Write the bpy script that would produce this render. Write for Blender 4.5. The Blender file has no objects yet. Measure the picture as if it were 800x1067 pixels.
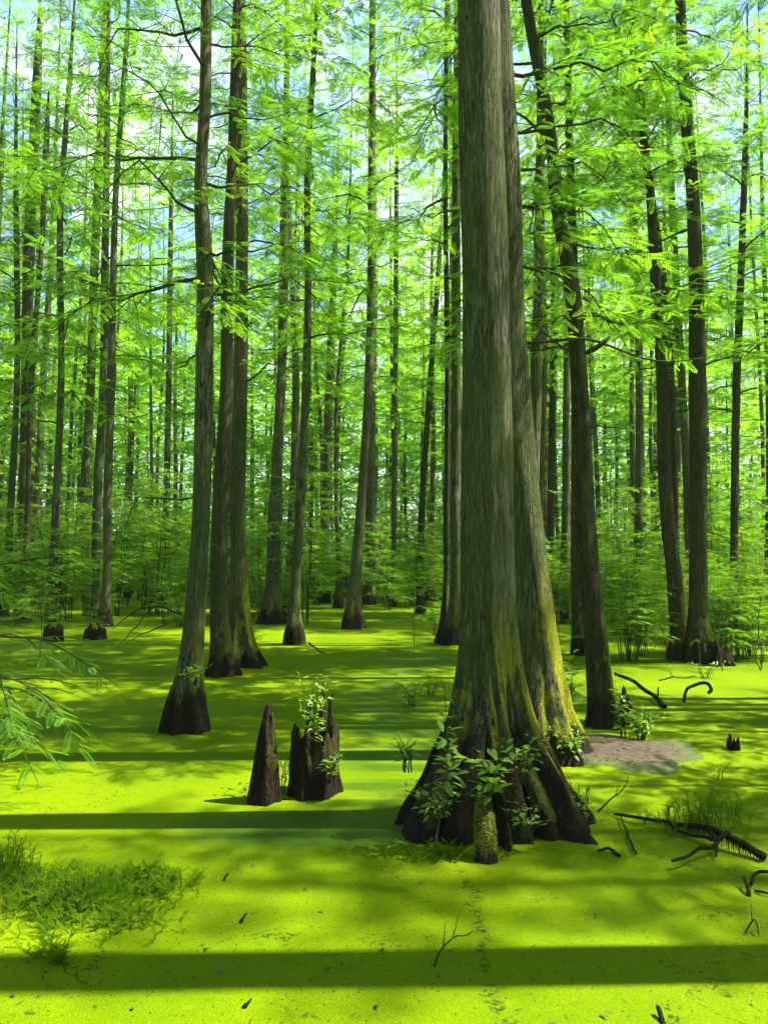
import bpy, math, random
import numpy as np
from mathutils import Vector, Matrix, Euler
random.seed(11)
RNG = np.random.default_rng(11)
R = math.radians
sc = bpy.context.scene
COL = sc.collection

# ------------------------------------------------------------------ camera geometry
FPX, CX, CY, CAMH = 802.0, 400.0, 533.5, 2.0
TH = math.atan(56.5 / FPX)
def ray(px, py):
    x = (px - CX) / FPX; v = (CY - py) / FPX
    return np.array([x, math.cos(TH) - math.sin(TH) * v, math.sin(TH) + math.cos(TH) * v])
def ground(px, py, z=0.0):
    r = ray(px, py); t = (z - CAMH) / r[2]
    return np.array([r[0] * t, r[1] * t, z])
def at(px, py, Y):
    r = ray(px, py); t = Y / r[1]
    return np.array([r[0] * t, Y, CAMH + r[2] * t]), t
HAZE = .0005
SUN_EL, SUN_AZ = R(57), R(1.5)          # azimuth from +X towards +Y

# ------------------------------------------------------------------ mesh helpers
class MB:
    def __init__(s): s.V = []; s.Q = []; s.M = []; s.n = 0
    def add(s, V, Q, m=0):
        V = np.asarray(V, float).reshape(-1, 3); Q = np.asarray(Q, int).reshape(-1, 4)
        s.V.append(V); s.Q.append(Q + s.n); s.M.append(np.full(len(Q), m)); s.n += len(V)
    def arrays(s):
        return np.concatenate(s.V), np.concatenate(s.Q), np.concatenate(s.M)
    def mesh(s, name, mats, smooth=True):
        V, Q, M = s.arrays(); me = bpy.data.meshes.new(name)
        me.vertices.add(len(V)); me.vertices.foreach_set('co', V.astype(np.float32).ravel())
        me.loops.add(len(Q) * 4); me.loops.foreach_set('vertex_index', Q.astype(np.int32).ravel())
        me.polygons.add(len(Q)); me.polygons.foreach_set('loop_start', np.arange(0, len(Q) * 4, 4, dtype=np.int32))
        me.polygons.foreach_set('material_index', M.astype(np.int32))
        sm = np.full(len(Q), bool(smooth)) if not isinstance(smooth, (list, tuple)) else np.isin(M, smooth)
        me.polygons.foreach_set('use_smooth', sm)
        for m in mats: me.materials.append(m)
        me.update(calc_edges=True); me.validate()
        return me
def link(name, data, parent=None, loc=(0, 0, 0), rot=(0, 0, 0), scale=(1, 1, 1)):
    o = bpy.data.objects.new(name, data); COL.objects.link(o)
    o.parent = parent; o.location = loc; o.rotation_euler = rot; o.scale = scale
    return o
def tag(o, label=None, cat=None, group=None, kind=None):
    if label: o['label'] = label
    if cat: o['category'] = cat
    if group: o['group'] = group
    if kind: o['kind'] = kind
    return o
def empty(name, loc, label, cat, group=None):
    o = link(name, None, loc=loc); o.empty_display_size = .2
    return tag(o, label, cat, group)
def norm(v): return v / (np.linalg.norm(v, axis=-1, keepdims=True) + 1e-9)
def tube(mb, P, rad, sides=6, m=0, cap=True):
    P = np.asarray(P, float); n = len(P); rad = np.broadcast_to(np.asarray(rad, float), (n,)).copy()
    if cap:
        P = np.vstack([P, P[-1]]); rad = np.append(rad, rad[-1] * .05); n += 1
    T = norm(np.gradient(P[:n - 1] if cap else P, axis=0))
    if cap: T = np.vstack([T, T[-1]])
    ref = np.array([0, 0, 1.0]) if abs(T[0][2]) < .8 else np.array([1.0, 0, 0])
    A = norm(np.cross(T, ref)); B = np.cross(T, A)
    a = np.arange(sides) * 2 * math.pi / sides
    V = P[:, None] + rad[:, None, None] * (np.cos(a)[None, :, None] * A[:, None] + np.sin(a)[None, :, None] * B[:, None])
    i = np.arange(n - 1)[:, None] * sides; j = np.arange(sides)[None]; k = (j + 1) % sides
    mb.add(V.reshape(-1, 3), np.stack([i + j, i + k, i + sides + k, i + sides + j], -1).reshape(-1, 4), m)
def smooth_path(P, n):
    P = np.asarray(P, float); d = np.r_[0, np.cumsum(np.linalg.norm(np.diff(P[:, :3], axis=0), axis=1))]
    t = np.linspace(0, d[-1], n)
    m = np.gradient(P, d, axis=0) if len(P) > 2 else np.repeat((P[1:] - P[:-1]) / d[-1], 2, 0)
    k = np.clip(np.searchsorted(d, t, side='right') - 1, 0, len(d) - 2)
    h = (d[k + 1] - d[k])[:, None]; s = ((t - d[k]) / h[:, 0])[:, None]
    return (2*s**3-3*s**2+1)*P[k] + (s**3-2*s**2+s)*h*m[k] + (-2*s**3+3*s**2)*P[k+1] + (s**3-s**2)*h*m[k+1]
def wobble(n, amp, rng, k=3):
    t = np.linspace(0, 1, n); o = np.zeros((n, 3))
    for f in range(1, k + 1):
        o += rng.normal(0, amp / f, 3) * np.sin(f * math.pi * 2 * t[:, None] + rng.uniform(0, 6.28, 3))
    return o * np.minimum(1, t * 3)[:, None]

# ------------------------------------------------------------------ materials
def mat(name):
    m = bpy.data.materials.new(name); m.use_nodes = True
    nt = m.node_tree; nt.nodes.clear(); out = nt.nodes.new('ShaderNodeOutputMaterial')
    def N(t, **kw):
        nd = nt.nodes.new('ShaderNode' + t)
        for k, v in kw.items():
            if k[0] == '_': setattr(nd, k[1:], v)
            elif isinstance(v, bpy.types.NodeSocket): nt.links.new(v, nd.inputs[k.replace('9', ' ')])
            else: nd.inputs[k.replace('9', ' ')].default_value = v
        return nd
    def L(a, b): nt.links.new(a, b)
    return m, N, L, out
def ops(N):
    def math_(op, a, b=0.0, c=None, clamp=False):
        nd = N('Math', _operation=op, _use_clamp=clamp)
        for i, v in enumerate((a, b, c)):
            if v is None: continue
            if isinstance(v, bpy.types.NodeSocket): nd.id_data.links.new(v, nd.inputs[i])
            else: nd.inputs[i].default_value = v
        return nd.outputs[0]
    def mix(f, a, b):
        nd = N('Mix', _data_type='RGBA')
        for i, v in ((0, f), (6, a), (7, b)):
            if isinstance(v, bpy.types.NodeSocket): nd.id_data.links.new(v, nd.inputs[i])
            else: nd.inputs[i].default_value = v if i == 0 else (*v, 1)
        return nd.outputs[2]
    def ramp(v, a, b, to0=0.0, to1=1.0):
        nd = N('MapRange', _interpolation_type='SMOOTHSTEP'); nd.id_data.links.new(v, nd.inputs[0])
        nd.inputs[1].default_value = a; nd.inputs[2].default_value = b; nd.inputs[3].default_value = to0; nd.inputs[4].default_value = to1
        return nd.outputs[0]
    return math_, mix, ramp
def vec_scale(N, v, s):
    return N('VectorMath', _operation='MULTIPLY', **{'0': v}).outputs[0] if False else _vs(N, v, s)
def _vs(N, v, s):
    nd = N('VectorMath', _operation='MULTIPLY'); nd.id_data.links.new(v, nd.inputs[0]); nd.inputs[1].default_value = s
    return nd.outputs[0]

def bark_material(name, base=(.10, .10, .056), light=(.27, .268, .16), dark=(.018, .014, .010), moss=.5, wet_shade=.45, fine=1.0, mosstop=1.6, algae=.75):
    m, N, L, out = mat(name); ma, mix, ramp = ops(N)
    pos = N('TexCoord').outputs['Object']; oi = N('ObjectInfo').outputs['Random']
    sep = N('SeparateXYZ', Vector=pos).outputs
    dst = N('TexNoise', Vector=_vs(N, pos, (3, 3, 1.2)), Scale=1.0, Detail=3.0).outputs[0]
    fib = N('TexNoise', Vector=_vs(N, pos, (48 * fine, 48 * fine, 3.6 * fine)), Scale=1.0, Detail=6.0, Roughness=.68).outputs[0]
    r1 = N('TexNoise', Vector=_vs(N, pos, (22 * fine, 22 * fine, 1.7 * fine)), Scale=1.0, Detail=3.0, Roughness=.55, Distortion=.35).outputs[0]
    r2 = N('TexNoise', Vector=_vs(N, pos, (40 * fine, 40 * fine, 4.2 * fine)), Scale=1.0, Detail=2.0, Roughness=.5, Distortion=.5).outputs[0]
    c1 = ramp(ma('ABSOLUTE', ma('SUBTRACT', r1, .5)), 0, .075); c2 = ramp(ma('ABSOLUTE', ma('SUBTRACT', r2, .49)), 0, .06)
    ridge = ma('MULTIPLY', c1, ma('ADD', ma('MULTIPLY', c2, .6), .4))
    big = N('TexNoise', Vector=pos, Scale=1.7, Detail=4.0).outputs[0]
    mid = N('TexNoise', Vector=_vs(N, pos, (5, 5, 1.4)), Scale=1.0, Detail=5.0, Roughness=.6).outputs[0]
    c = mix(ramp(fib, .30, .72), base, light)
    c = mix(ramp(ridge, .9, .1, 0, .95), c, dark)
    c = mix(ramp(big, .30, .60, .1 * algae, algae), c, mix(fib, (.030, .052, .011), (.085, .125, .032)))      # green algae film
    c = mix(ramp(mid, .55, .75, 0, .55), c, dark)
    c = mix(ma('MULTIPLY', oi, .22), c, (.12, .10, .06))
    z = sep[2]
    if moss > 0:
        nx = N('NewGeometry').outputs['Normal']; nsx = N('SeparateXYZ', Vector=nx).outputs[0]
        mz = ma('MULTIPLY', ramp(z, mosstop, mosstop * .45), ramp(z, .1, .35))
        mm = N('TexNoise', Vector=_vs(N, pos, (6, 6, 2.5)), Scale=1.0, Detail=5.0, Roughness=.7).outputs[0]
        mk = ma('MULTIPLY', ma('MULTIPLY', mz, ramp(ma('ADD', mm, ma('MULTIPLY', nsx, .20)), .48, .62)), moss, clamp=True)  # moss favours the sun-facing side, painting some sunlight into the bark
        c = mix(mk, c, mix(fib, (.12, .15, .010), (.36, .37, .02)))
    if wet_shade > 0:
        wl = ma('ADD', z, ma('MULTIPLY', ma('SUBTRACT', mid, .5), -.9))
        c = mix(ramp(wl, wet_shade * 1.35, wet_shade * .75, 0, .94), c, mix(fib, (.008, .006, .005), (.035, .026, .018)))  # water stain darkening the foot, with the base's shade painted in as well
    h = ma('ADD', ma('MULTIPLY', fib, .5), ma('MULTIPLY', ridge, .8))
    b = N('Bump', Strength=1.0, Distance=.018 / fine, Height=h)
    p = N('BsdfPrincipled', Base9Color=c, Roughness=.88, Normal=b.outputs[0]); p.inputs['Specular IOR Level'].default_value = .10
    L(p.outputs[0], out.inputs[0]); return m

def leaf_material(name, d0, d1, t0, t1, tr=.5, gloss=.012, nscale=.45):
    m, N, L, out = mat(name); ma, mix, ramp = ops(N)
    g = N('NewGeometry').outputs; oi = N('ObjectInfo').outputs['Random']
    n = N('TexNoise', Vector=g['Position'], Scale=nscale, Detail=3.0).outputs[0]
    f = ma('ADD', ma('MULTIPLY', ramp(n, .35, .65), .55), ma('MULTIPLY', ma('ADD', oi, ma('MULTIPLY', g['Random Per Island'], .5)), .35), clamp=True)
    dif = N('BsdfDiffuse', Color=mix(f, d0, d1)); tra = N('BsdfTranslucent', Color=mix(f, t0, t1))
    x = N('MixShader', Fac=tr); L(dif.outputs[0], x.inputs[1]); L(tra.outputs[0], x.inputs[2])
    gl = N('BsdfGlossy', Color=(.8, .9, .8, 1), Roughness=.45)
    y = N('MixShader', Fac=gloss); L(x.outputs[0], y.inputs[1]); L(gl.outputs[0], y.inputs[2])
    L(y.outputs[0], out.inputs[0]); return m

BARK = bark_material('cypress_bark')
BARK_BIG = bark_material('big_cypress_bark', moss=1.0, wet_shade=.62, fine=1.3, mosstop=1.9, base=(.075, .076, .042), light=(.23, .225, .135))
BARK_MOSS_LIT = bark_material('moss_lit_cypress_bark', base=(.085, .084, .045), light=(.26, .25, .145), moss=1.0, wet_shade=.22, fine=1.1, mosstop=2.2)
BARK_DARK = bark_material('dark_bark', base=(.034, .030, .018), light=(.085, .074, .042), moss=.5, wet_shade=.35, algae=.45)
BARK_TWIG = bark_material('twig_bark', base=(.05, .04, .028), light=(.11, .09, .065), moss=0, wet_shade=0, fine=2.5)
BARK_PALE = bark_material('pale_twig_bark', base=(.30, .27, .22), light=(.45, .41, .34), moss=0, wet_shade=0, fine=2.5)
KNEE = bark_material('wet_knee_wood', base=(.012, .009, .007), light=(.024, .017, .012), dark=(.004, .003, .003), moss=.12, wet_shade=.22, fine=.8, mosstop=.9, algae=.12)
LEAF = leaf_material('cypress_leaf', (.038, .13, .012), (.095, .22, .014), (.11, .38, .012), (.36, .68, .018), tr=.58)
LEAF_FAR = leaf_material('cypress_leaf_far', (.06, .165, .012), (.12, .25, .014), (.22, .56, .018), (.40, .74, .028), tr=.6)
LEAF_SHRUB = leaf_material('sapling_leaf', (.06, .17, .012), (.13, .26, .015), (.20, .50, .015), (.42, .72, .02), tr=.6, gloss=.01)
LEAF_BROAD = leaf_material('broad_leaf', (.11, .24, .02), (.19, .34, .03), (.28, .52, .02), (.46, .68, .03), tr=.5, gloss=.03, nscale=3.0)
LEAF_LOW = leaf_material('low_water_plant_leaf', (.04, .12, .006), (.13, .24, .01), (.14, .34, .008), (.34, .55, .01), tr=.5, gloss=.0, nscale=4.0)
MOSS = leaf_material('moss', (.18, .24, .012), (.36, .40, .02), (.16, .24, .01), (.3, .38, .02), tr=.25, gloss=0, nscale=14)

def duckweed_material():
    m, N, L, out = mat('duckweed_water'); ma, mix, ramp = ops(N)
    pos = N('NewGeometry').outputs['Position']; sp = N('SeparateXYZ', Vector=pos).outputs
    cell = N('TexVoronoi', Vector=pos, Scale=150.0); cd = cell.outputs['Distance']; cc = N('SeparateXYZ', Vector=cell.outputs['Color']).outputs[0]
    n1 = N('TexNoise', Vector=pos, Scale=.55, Detail=5.0).outputs[0]
    n2 = N('TexNoise', Vector=pos, Scale=5.5, Detail=6.0, Roughness=.65).outputs[0]
    n3 = N('TexNoise', Vector=pos, Scale=34.0, Detail=5.0, Roughness=.7).outputs[0]
    n4 = N('TexNoise', Vector=pos, Scale=1.5, Detail=3.0).outputs[0]
    warp = N('TexNoise', Vector=pos, Scale=2.2, Detail=4.0)
    c = mix(ramp(n1, .32, .68), (.116, .196, .0005), (.188, .264, .0004))
    c = mix(ma('MULTIPLY', cc, .7), c, (.075, .15, .001))
    c = mix(ramp(n2, .58, .78, 0, .5), c, (.05, .125, .001))
    # gaps where dark water shows
    g1 = ramp(ma('ADD', n3, ma('MULTIPLY', ma('SUBTRACT', n2, .5), .35)), .665, .72)
    g1 = ma('MULTIPLY', g1, ramp(n4, .38, .58, .25, 1))
    # winding trail of open specks in front of the big tree
    xr = ma('ADD', sp[0], ma('MULTIPLY', ma('SUBTRACT', warp.outputs[0], .5), .45))
    cx = ma('ADD', .54, ma('MULTIPLY', ma('SUBTRACT', 4.8, sp[1]), -.02))
    dist = ma('ABSOLUTE', ma('SUBTRACT', xr, cx))
    tr = ma('MULTIPLY', ramp(dist, .06, .006), ma('MULTIPLY', ramp(sp[1], 5.5, 5.0), ramp(sp[1], 2.7, 3.4)))
    tr = ma('MULTIPLY', ma('MULTIPLY', tr, ramp(n3, .47, .54)), ramp(n2, .40, .52))
    # thin duckweed over open water in the channel left of the big tree
    ch = ramp(ma('ABSOLUTE', ma('SUBTRACT', ma('ADD', sp[0], ma('MULTIPLY', ma('SUBTRACT', n1, .5), 2.2)), ma('MULTIPLY_ADD', sp[1], .055, -.35))), 1.0, .35)
    ch = ma('MULTIPLY', ma('MULTIPLY', ch, ramp(sp[1], 5.5, 6.5)), ramp(sp[1], 24, 15))
    st = N('TexNoise', Vector=_vs(N, pos, (.5, 2.6, 1)), Scale=1.0, Detail=5.0).outputs[0]
    ch = ma('MULTIPLY', ch, ramp(st, .42, .56, .15, .9))
    l1 = N('TexNoise', Vector=pos, Scale=2.6, Detail=5.0, Roughness=.6, Distortion=.6).outputs[0]
    ln = ma('MULTIPLY', ma('MULTIPLY', ramp(ma('ABSOLUTE', ma('SUBTRACT', l1, .5)), .016, .004), ramp(N('TexNoise', Vector=pos, Scale=.9, Detail=2.0).outputs[0], .52, .60)), ramp(n3, .46, .54))
    gap = ma('MAXIMUM', ma('MAXIMUM', g1, tr), ln, clamp=True)
    knee_refl = ma('ADD', ma('POWER', ma('DIVIDE', ma('ADD', sp[0], .45), 1.35), 2.0), ma('POWER', ma('DIVIDE', ma('SUBTRACT', sp[1], ma('ADD', 5.75, ma('MULTIPLY', n1, .6))), .48), 2.0))  # dark ellipse by the knees: reflection and shade painted over thin duckweed
    ch = ma('MAXIMUM', ma('MULTIPLY', ch, .8), ma('MULTIPLY', ramp(knee_refl, 1.0, .25), .75))
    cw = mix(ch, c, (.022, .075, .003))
    dots = N('TexVoronoi', Vector=pos, Scale=26.0); dr = N('SeparateXYZ', Vector=dots.outputs['Color']).outputs
    spk = ma('MULTIPLY', ramp(dots.outputs['Distance'], .20, .10), ramp(dr[0], .60, .64))
    cl2 = N('TexNoise', Vector=pos, Scale=13.0, Detail=6.0, Roughness=.7).outputs[0]
    cw = mix(ramp(cl2, .54, .70, 0, .45), cw, (.055, .12, .001))
    cw = mix(ramp(cl2, .44, .30, 0, .35), cw, (.21, .29, .002))
    fine_ = N('TexNoise', Vector=pos, Scale=95.0, Detail=3.0, Roughness=.8).outputs[0]
    cw = mix(ramp(fine_, .55, .72, 0, .75), cw, (.035, .085, .001))
    cw = mix(ma('MULTIPLY', spk, .85), cw, (.02, .022, .006))
    cw = mix(ma('MULTIPLY', gap, .85), cw, (.018, .035, .004))
    h = ma('ADD', ma('MULTIPLY', cd, -.5), ma('MULTIPLY', n3, .8))
    b = N('Bump', Strength=.6, Distance=.012, Height=h)
    rough = ramp(ch, 0, 1, .75, .3)
    p = N('BsdfPrincipled', Base9Color=cw, Roughness=rough, Normal=b.outputs[0]); p.inputs['Specular IOR Level'].default_value = .3
    L(ramp(ch, 0, 1, .04, .2), p.inputs['Specular IOR Level'])
    L(p.outputs[0], out.inputs[0]); return m
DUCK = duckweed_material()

def mud_material():
    m, N, L, out = mat('silty_mud'); ma, mix, ramp = ops(N)
    pos = N('NewGeometry').outputs['Position']
    a = N('TexNoise', Vector=pos, Scale=9.0, Detail=8.0, Roughness=.7).outputs[0]
    b_ = N('TexNoise', Vector=pos, Scale=45.0, Detail=5.0, Roughness=.7).outputs[0]
    z = N('SeparateXYZ', Vector=pos).outputs[2]
    c = mix(ramp(a, .35, .65), (.032, .023, .014), (.095, .07, .045))
    c = mix(ramp(b_, .55, .68, 0, .8), c, (.05, .035, .03))
    c = mix(ramp(ma('ADD', z, ma('MULTIPLY', ma('SUBTRACT', a, .5), .12)), .05, .015, 0, .9), c, mix(b_, (.02, .018, .01), (.10, .17, .004)))
    bp = N('Bump', Strength=.9, Distance=.02, Height=ma('ADD', a, b_))
    p = N('BsdfPrincipled', Base9Color=c, Roughness=.8, Normal=bp.outputs[0])
    L(p.outputs[0], out.inputs[0]); return m
MUD = mud_material()
def plain(name, c0, c1, rough=.7, scale=20):
    m, N, L, out = mat(name); ma, mix, ramp = ops(N)
    n = N('TexNoise', Vector=N('TexCoord').outputs['Object'], Scale=scale, Detail=5.0).outputs[0]
    p = N('BsdfPrincipled', Base9Color=mix(ramp(n, .35, .65), c0, c1), Roughness=rough)
    L(p.outputs[0], out.inputs[0]); return m
DEADLEAF = plain('dead_leaf', (.03, .022, .012), (.10, .065, .03))
SPLIT = plain('split_wood', (.12, .085, .06), (.26, .19, .14), scale=12)

# ------------------------------------------------------------------ foliage library
def spray_template(L, n, leaf, w):
    V = []
    def rh(p, d, l, w_):
        d = np.array(d) / np.linalg.norm(d); s = np.cross(d, [0, 0, 1.0]); s /= np.linalg.norm(s)
        V.extend([p, p + d * l * .45 + s * w_ * .5 + np.array([0, 0, .004]), p + d * l + np.array([0, 0, -.1 * l]), p + d * l * .45 - s * w_ * .5])
    for i in range(n):
        t = (i + .5) / n; p = np.array([t * L, 0, -.12 * L * t * t]); l = leaf * (math.sin(math.pi * (.22 + .66 * t)) ** .8)
        for s in (-1, 1): rh(p, (.62, s * .8, -.12), l, w)
    rh(np.array([L * .92, 0, -.1 * L]), (1, 0, -.2), leaf * .7, w)
    V = np.array(V); return V, np.arange(len(V)).reshape(-1, 4)
SPR = [spray_template(.21, 10, .048, .0125), spray_template(.29, 8, .088, .028), spray_template(.55, 5, .22, .095)]
def frames(D, U):
    X = norm(D); Y = norm(np.cross(U, X)); Z = np.cross(X, Y)
    return np.stack([X, Y, Z], -1)
def place_sprays(P, D, U, scale, lod):
    V, Q = SPR[lod]; M = frames(D, U)
    W = np.einsum('nij,kj->nki', M, V) * scale[:, None, None] + P[:, None]
    n = len(P); return W.reshape(-1, 3), (Q[None] + (np.arange(n) * len(V))[:, None, None]).reshape(-1, 4)
def make_branch(L, seed, lod, dens=1.0, droop=.10, el=0.0):
    """a bough along +X: wood (V,Q) and flat feathery sprays (V,Q)"""
    rng = np.random.default_rng(seed); wd = MB()
    n = 9; t = np.linspace(0, 1, n)
    A = np.stack([t * L, np.zeros(n), math.tan(el) * t * L - droop * L * t ** 2], -1) + wobble(n, .045 * L, rng)
    r0 = .006 + .009 * L
    tube(wd, A, r0 * (1 - .85 * t), 5, cap=False)
    P, D, U, S = [], [], [], []
    step = (.112, .172, .42)[lod] / dens
    m = max(4, int(L * (5.2, 4.4, 3.0)[lod]))
    for i in range(m + 1):
        tt = .16 + .84 * (i + rng.uniform(-.3, .3)) / m; tt = min(max(tt, .05), 1)
        p0 = np.array([np.interp(tt, t, A[:, k]) for k in range(3)])
        ax = norm(np.array([np.interp(min(tt + .06, 1), t, A[:, k]) - np.interp(max(tt - .06, 0), t, A[:, k]) for k in range(3)]))
        sd = 1 if i % 2 else -1
        ang = rng.uniform(.65, 1.15) if i < m else 0
        d = ax * math.cos(ang) + sd * math.sin(ang) * norm(np.cross([0, 0, 1.0], ax)); d[2] += rng.normal(-.02, .12); d = norm(d)
        l2 = (.42 * L * (1 - .62 * tt) + .16) * rng.uniform(.65, 1.25)
        q = 4; s = np.linspace(0, 1, q)[:, None]
        B = p0 + d * l2 * s + np.array([0, 0, -.16 * l2]) * s ** 2 + wobble(q, .02 * l2, rng)
        tube(wd, B, r0 * .32 * (1 - .7 * s[:, 0]), 3, cap=False)
        k = max(2, int(l2 / step))
        for j in range(k):
            u = (j + .7) / k; pb = np.array([np.interp(u, s[:, 0], B[:, c]) for c in range(3)])
            for s2 in (-1, 1):
                if rng.random() < .12: continue
                a2 = rng.uniform(.45, 1.05); lat = norm(np.cross([0, 0, 1.0], d))
                dd = d * math.cos(a2) + s2 * math.sin(a2) * lat; dd[2] += rng.normal(-.16, .16)
                P.append(pb); D.append(dd); U.append(np.array([rng.normal(0, .28), rng.normal(0, .28), 1])); S.append(rng.uniform(.65, 1.2))
        P.append(B[-1]); D.append(d + np.array([0, 0, -.2])); U.append(np.array([0, 0, 1.0])); S.append(1.1)
    lv = place_sprays(np.array(P), np.array(D), np.array(U), np.array(S), lod)
    wv = wd.arrays()[:2]
    return wv, lv
def rotz(a): c, s = math.cos(a), math.sin(a); return np.array([[c, -s, 0], [s, c, 0], [0, 0, 1.0]])
def roty(a): c, s = math.cos(a), math.sin(a); return np.array([[c, 0, s], [0, 1, 0], [-s, 0, c]])
BR1 = [(L, make_branch(L, 100 + i, 1)) for i, L in enumerate((.8, 1.1, 1.5, 1.9, 2.3, 2.8, 1.3, 2.0))]
BR2 = [(L, make_branch(L, 200 + i, 2)) for i, L in enumerate((1.0, 1.5, 2.1, 2.8, 1.8))]
BR0 = [(L, make_branch(L, 300 + i, 0)) for i, L in enumerate((.9, 1.3, 1.7, 2.1, 2.5, 1.5, 2.9))]
def put_branch(mb, lib, L, base, az, el, rng, roll=0.0, mw=0, ml=1):
    c = sorted(lib, key=lambda b: abs(b[0] - L) + rng.uniform(0, .5))[0]
    s = L / c[0]; M = rotz(az) @ roty(-el)
    for (V, Q), m in ((c[1][0], mw), (c[1][1], ml)):
        k = s if m == mw else max(s, .8) if False else s
        mb.add(V * k @ M.T + base, Q, m)
def make_crown(seed, z0, H, nb, Lmax, lib, lean=0.0):
    rng = np.random.default_rng(seed); mb = MB(); az = rng.uniform(0, 6.28)
    for i in range(nb):
        f = ((i + rng.uniform(-.4, .4)) / nb); f = min(max(f, 0), 1); z = z0 + (H - z0) * f ** .95
        az += 2.4 + rng.normal(0, .35)
        L = Lmax * ((1 - f) ** .65 * .9 + .16) * rng.uniform(.55, 1.15)
        if f < .25: L *= rng.uniform(.5, 1)
        put_branch(mb, lib, max(L, .45), np.array([0, 0, z]), az, R(rng.uniform(-6, 14) + 30 * f), rng)
    return mb.mesh('crown', [BARK_TWIG, LEAF if lib is not BR2 else LEAF_FAR], smooth=[0])

# ------------------------------------------------------------------ trunks
def lobes(rng, n, wid=.30):
    c = np.sort((np.arange(n) + rng.uniform(-.28, .28, n)) * 2 * math.pi / n); a = rng.uniform(.6, 1.25, n); w = rng.uniform(.75, 1.3, n) * wid
    def f(th):
        d = (th[..., None] - c + math.pi) % (2 * math.pi) - math.pi
        return (a * np.exp(-(d / w) ** 2)).sum(-1)
    th = np.linspace(0, 6.283, 200); mn = f(th).mean(); mx = f(th).max()
    return lambda th: f(th) - mn - (mx - mn) * .55
def trunk_mesh(name, P, mats, seed, segs=20, rings=40, nl=7, amp=.42, wid=.30, rough=.02, zpow=1.0, rtop=None):
    """P rows: x,y,z,r (local)"""
    rng = np.random.default_rng(seed); S = smooth_path(P, rings * 3)
    # denser rings near the base
    t = np.linspace(0, 1, rings) ** 1.7; k = np.clip((t * (len(S) - 1)).astype(int), 0, len(S) - 1); S = S[k]
    r = np.maximum(S[:, 3], .006); th = np.arange(segs) * 2 * math.pi / segs
    rt = rtop or np.median(r); fl = np.clip((r / rt - 1.05) / 1.6, 0, 1) ** zpow
    lf = lobes(rng, nl, wid); tw = rng.uniform(-.15, .15)
    TH_ = th[None] + tw * (S[:, 2:3] - S[0, 2])
    lf2 = lobes(rng, nl * 3 + 1, wid * .34); fl2 = np.clip((r / rt - 1.15) / .8, 0, 1)[:, None]
    zz = S[:, 2:3]; wav = .10 * np.sin(2.3 * zz + rng.uniform(0, 6)) * np.sin(3 * th[None] + rng.uniform(0, 6))
    rr = r[:, None] * (1 + amp * fl[:, None] * lf(TH_ + wav) + .15 * amp * fl2 * lf2(TH_ + 1.6 * wav))
    for q in range(5):
        rr = rr * (1 + .012 * fl2 * np.sin(rng.integers(5, 17) * th[None] + rng.uniform(4, 16) * zz + rng.uniform(0, 6)))
    for q in range(4):
        rr *= 1 + rough * np.sin(rng.integers(2, 6) * th[None] + rng.uniform(.5, 3) * S[:, 2:3] + rng.uniform(0, 6))
    V = np.stack([S[:, 0:1] + rr * np.cos(th), S[:, 1:2] + rr * np.sin(th), np.repeat(S[:, 2:3], segs, 1)], -1)
    i = np.arange(rings - 1)[:, None] * segs; j = np.arange(segs)[None]; kk = (j + 1) % segs
    mb = MB(); mb.add(V.reshape(-1, 3), np.stack([i + j, i + kk, i + segs + kk, i + segs + j], -1).reshape(-1, 4))
    # close the top
    top = V[-1]; mb.add(np.vstack([top, np.repeat(top.mean(0)[None], segs, 0)]), np.stack([j[0], kk[0], kk[0] + segs, j[0] + segs], -1))
    return mb.mesh(name, mats), S

# shared limb meshes for the near trees
LIMB = []
for L, (w, l) in BR0:
    a = MB(); a.add(*w); b = MB(); b.add(*l)
    LIMB.append((L, a.mesh('limb', [BARK_TWIG]), b.mesh('foliage', [LEAF], smooth=False)))
def add_limb(parent, pos, az, el, L, rng):
    c = sorted(LIMB, key=lambda b: abs(b[0] - L) + rng.uniform(0, .35))[0]; s = L / c[0]
    o = link('limb', c[1], parent, pos, Euler((rng.normal(0, .12), -el, az)), (s, s, s))
    link('foliage', c[2], o); return o
CROWN = [make_crown(40 + i, 0, h, nb, lm, BR1) for i, (h, nb, lm) in enumerate(
    ((12, 30, 2.6), (14, 33, 2.8), (10, 28, 2.3), (13, 29, 3.0), (11, 30, 2.5), (15, 34, 2.7)))]
CROWN_H = [12, 14, 10, 13, 11, 15]

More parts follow.
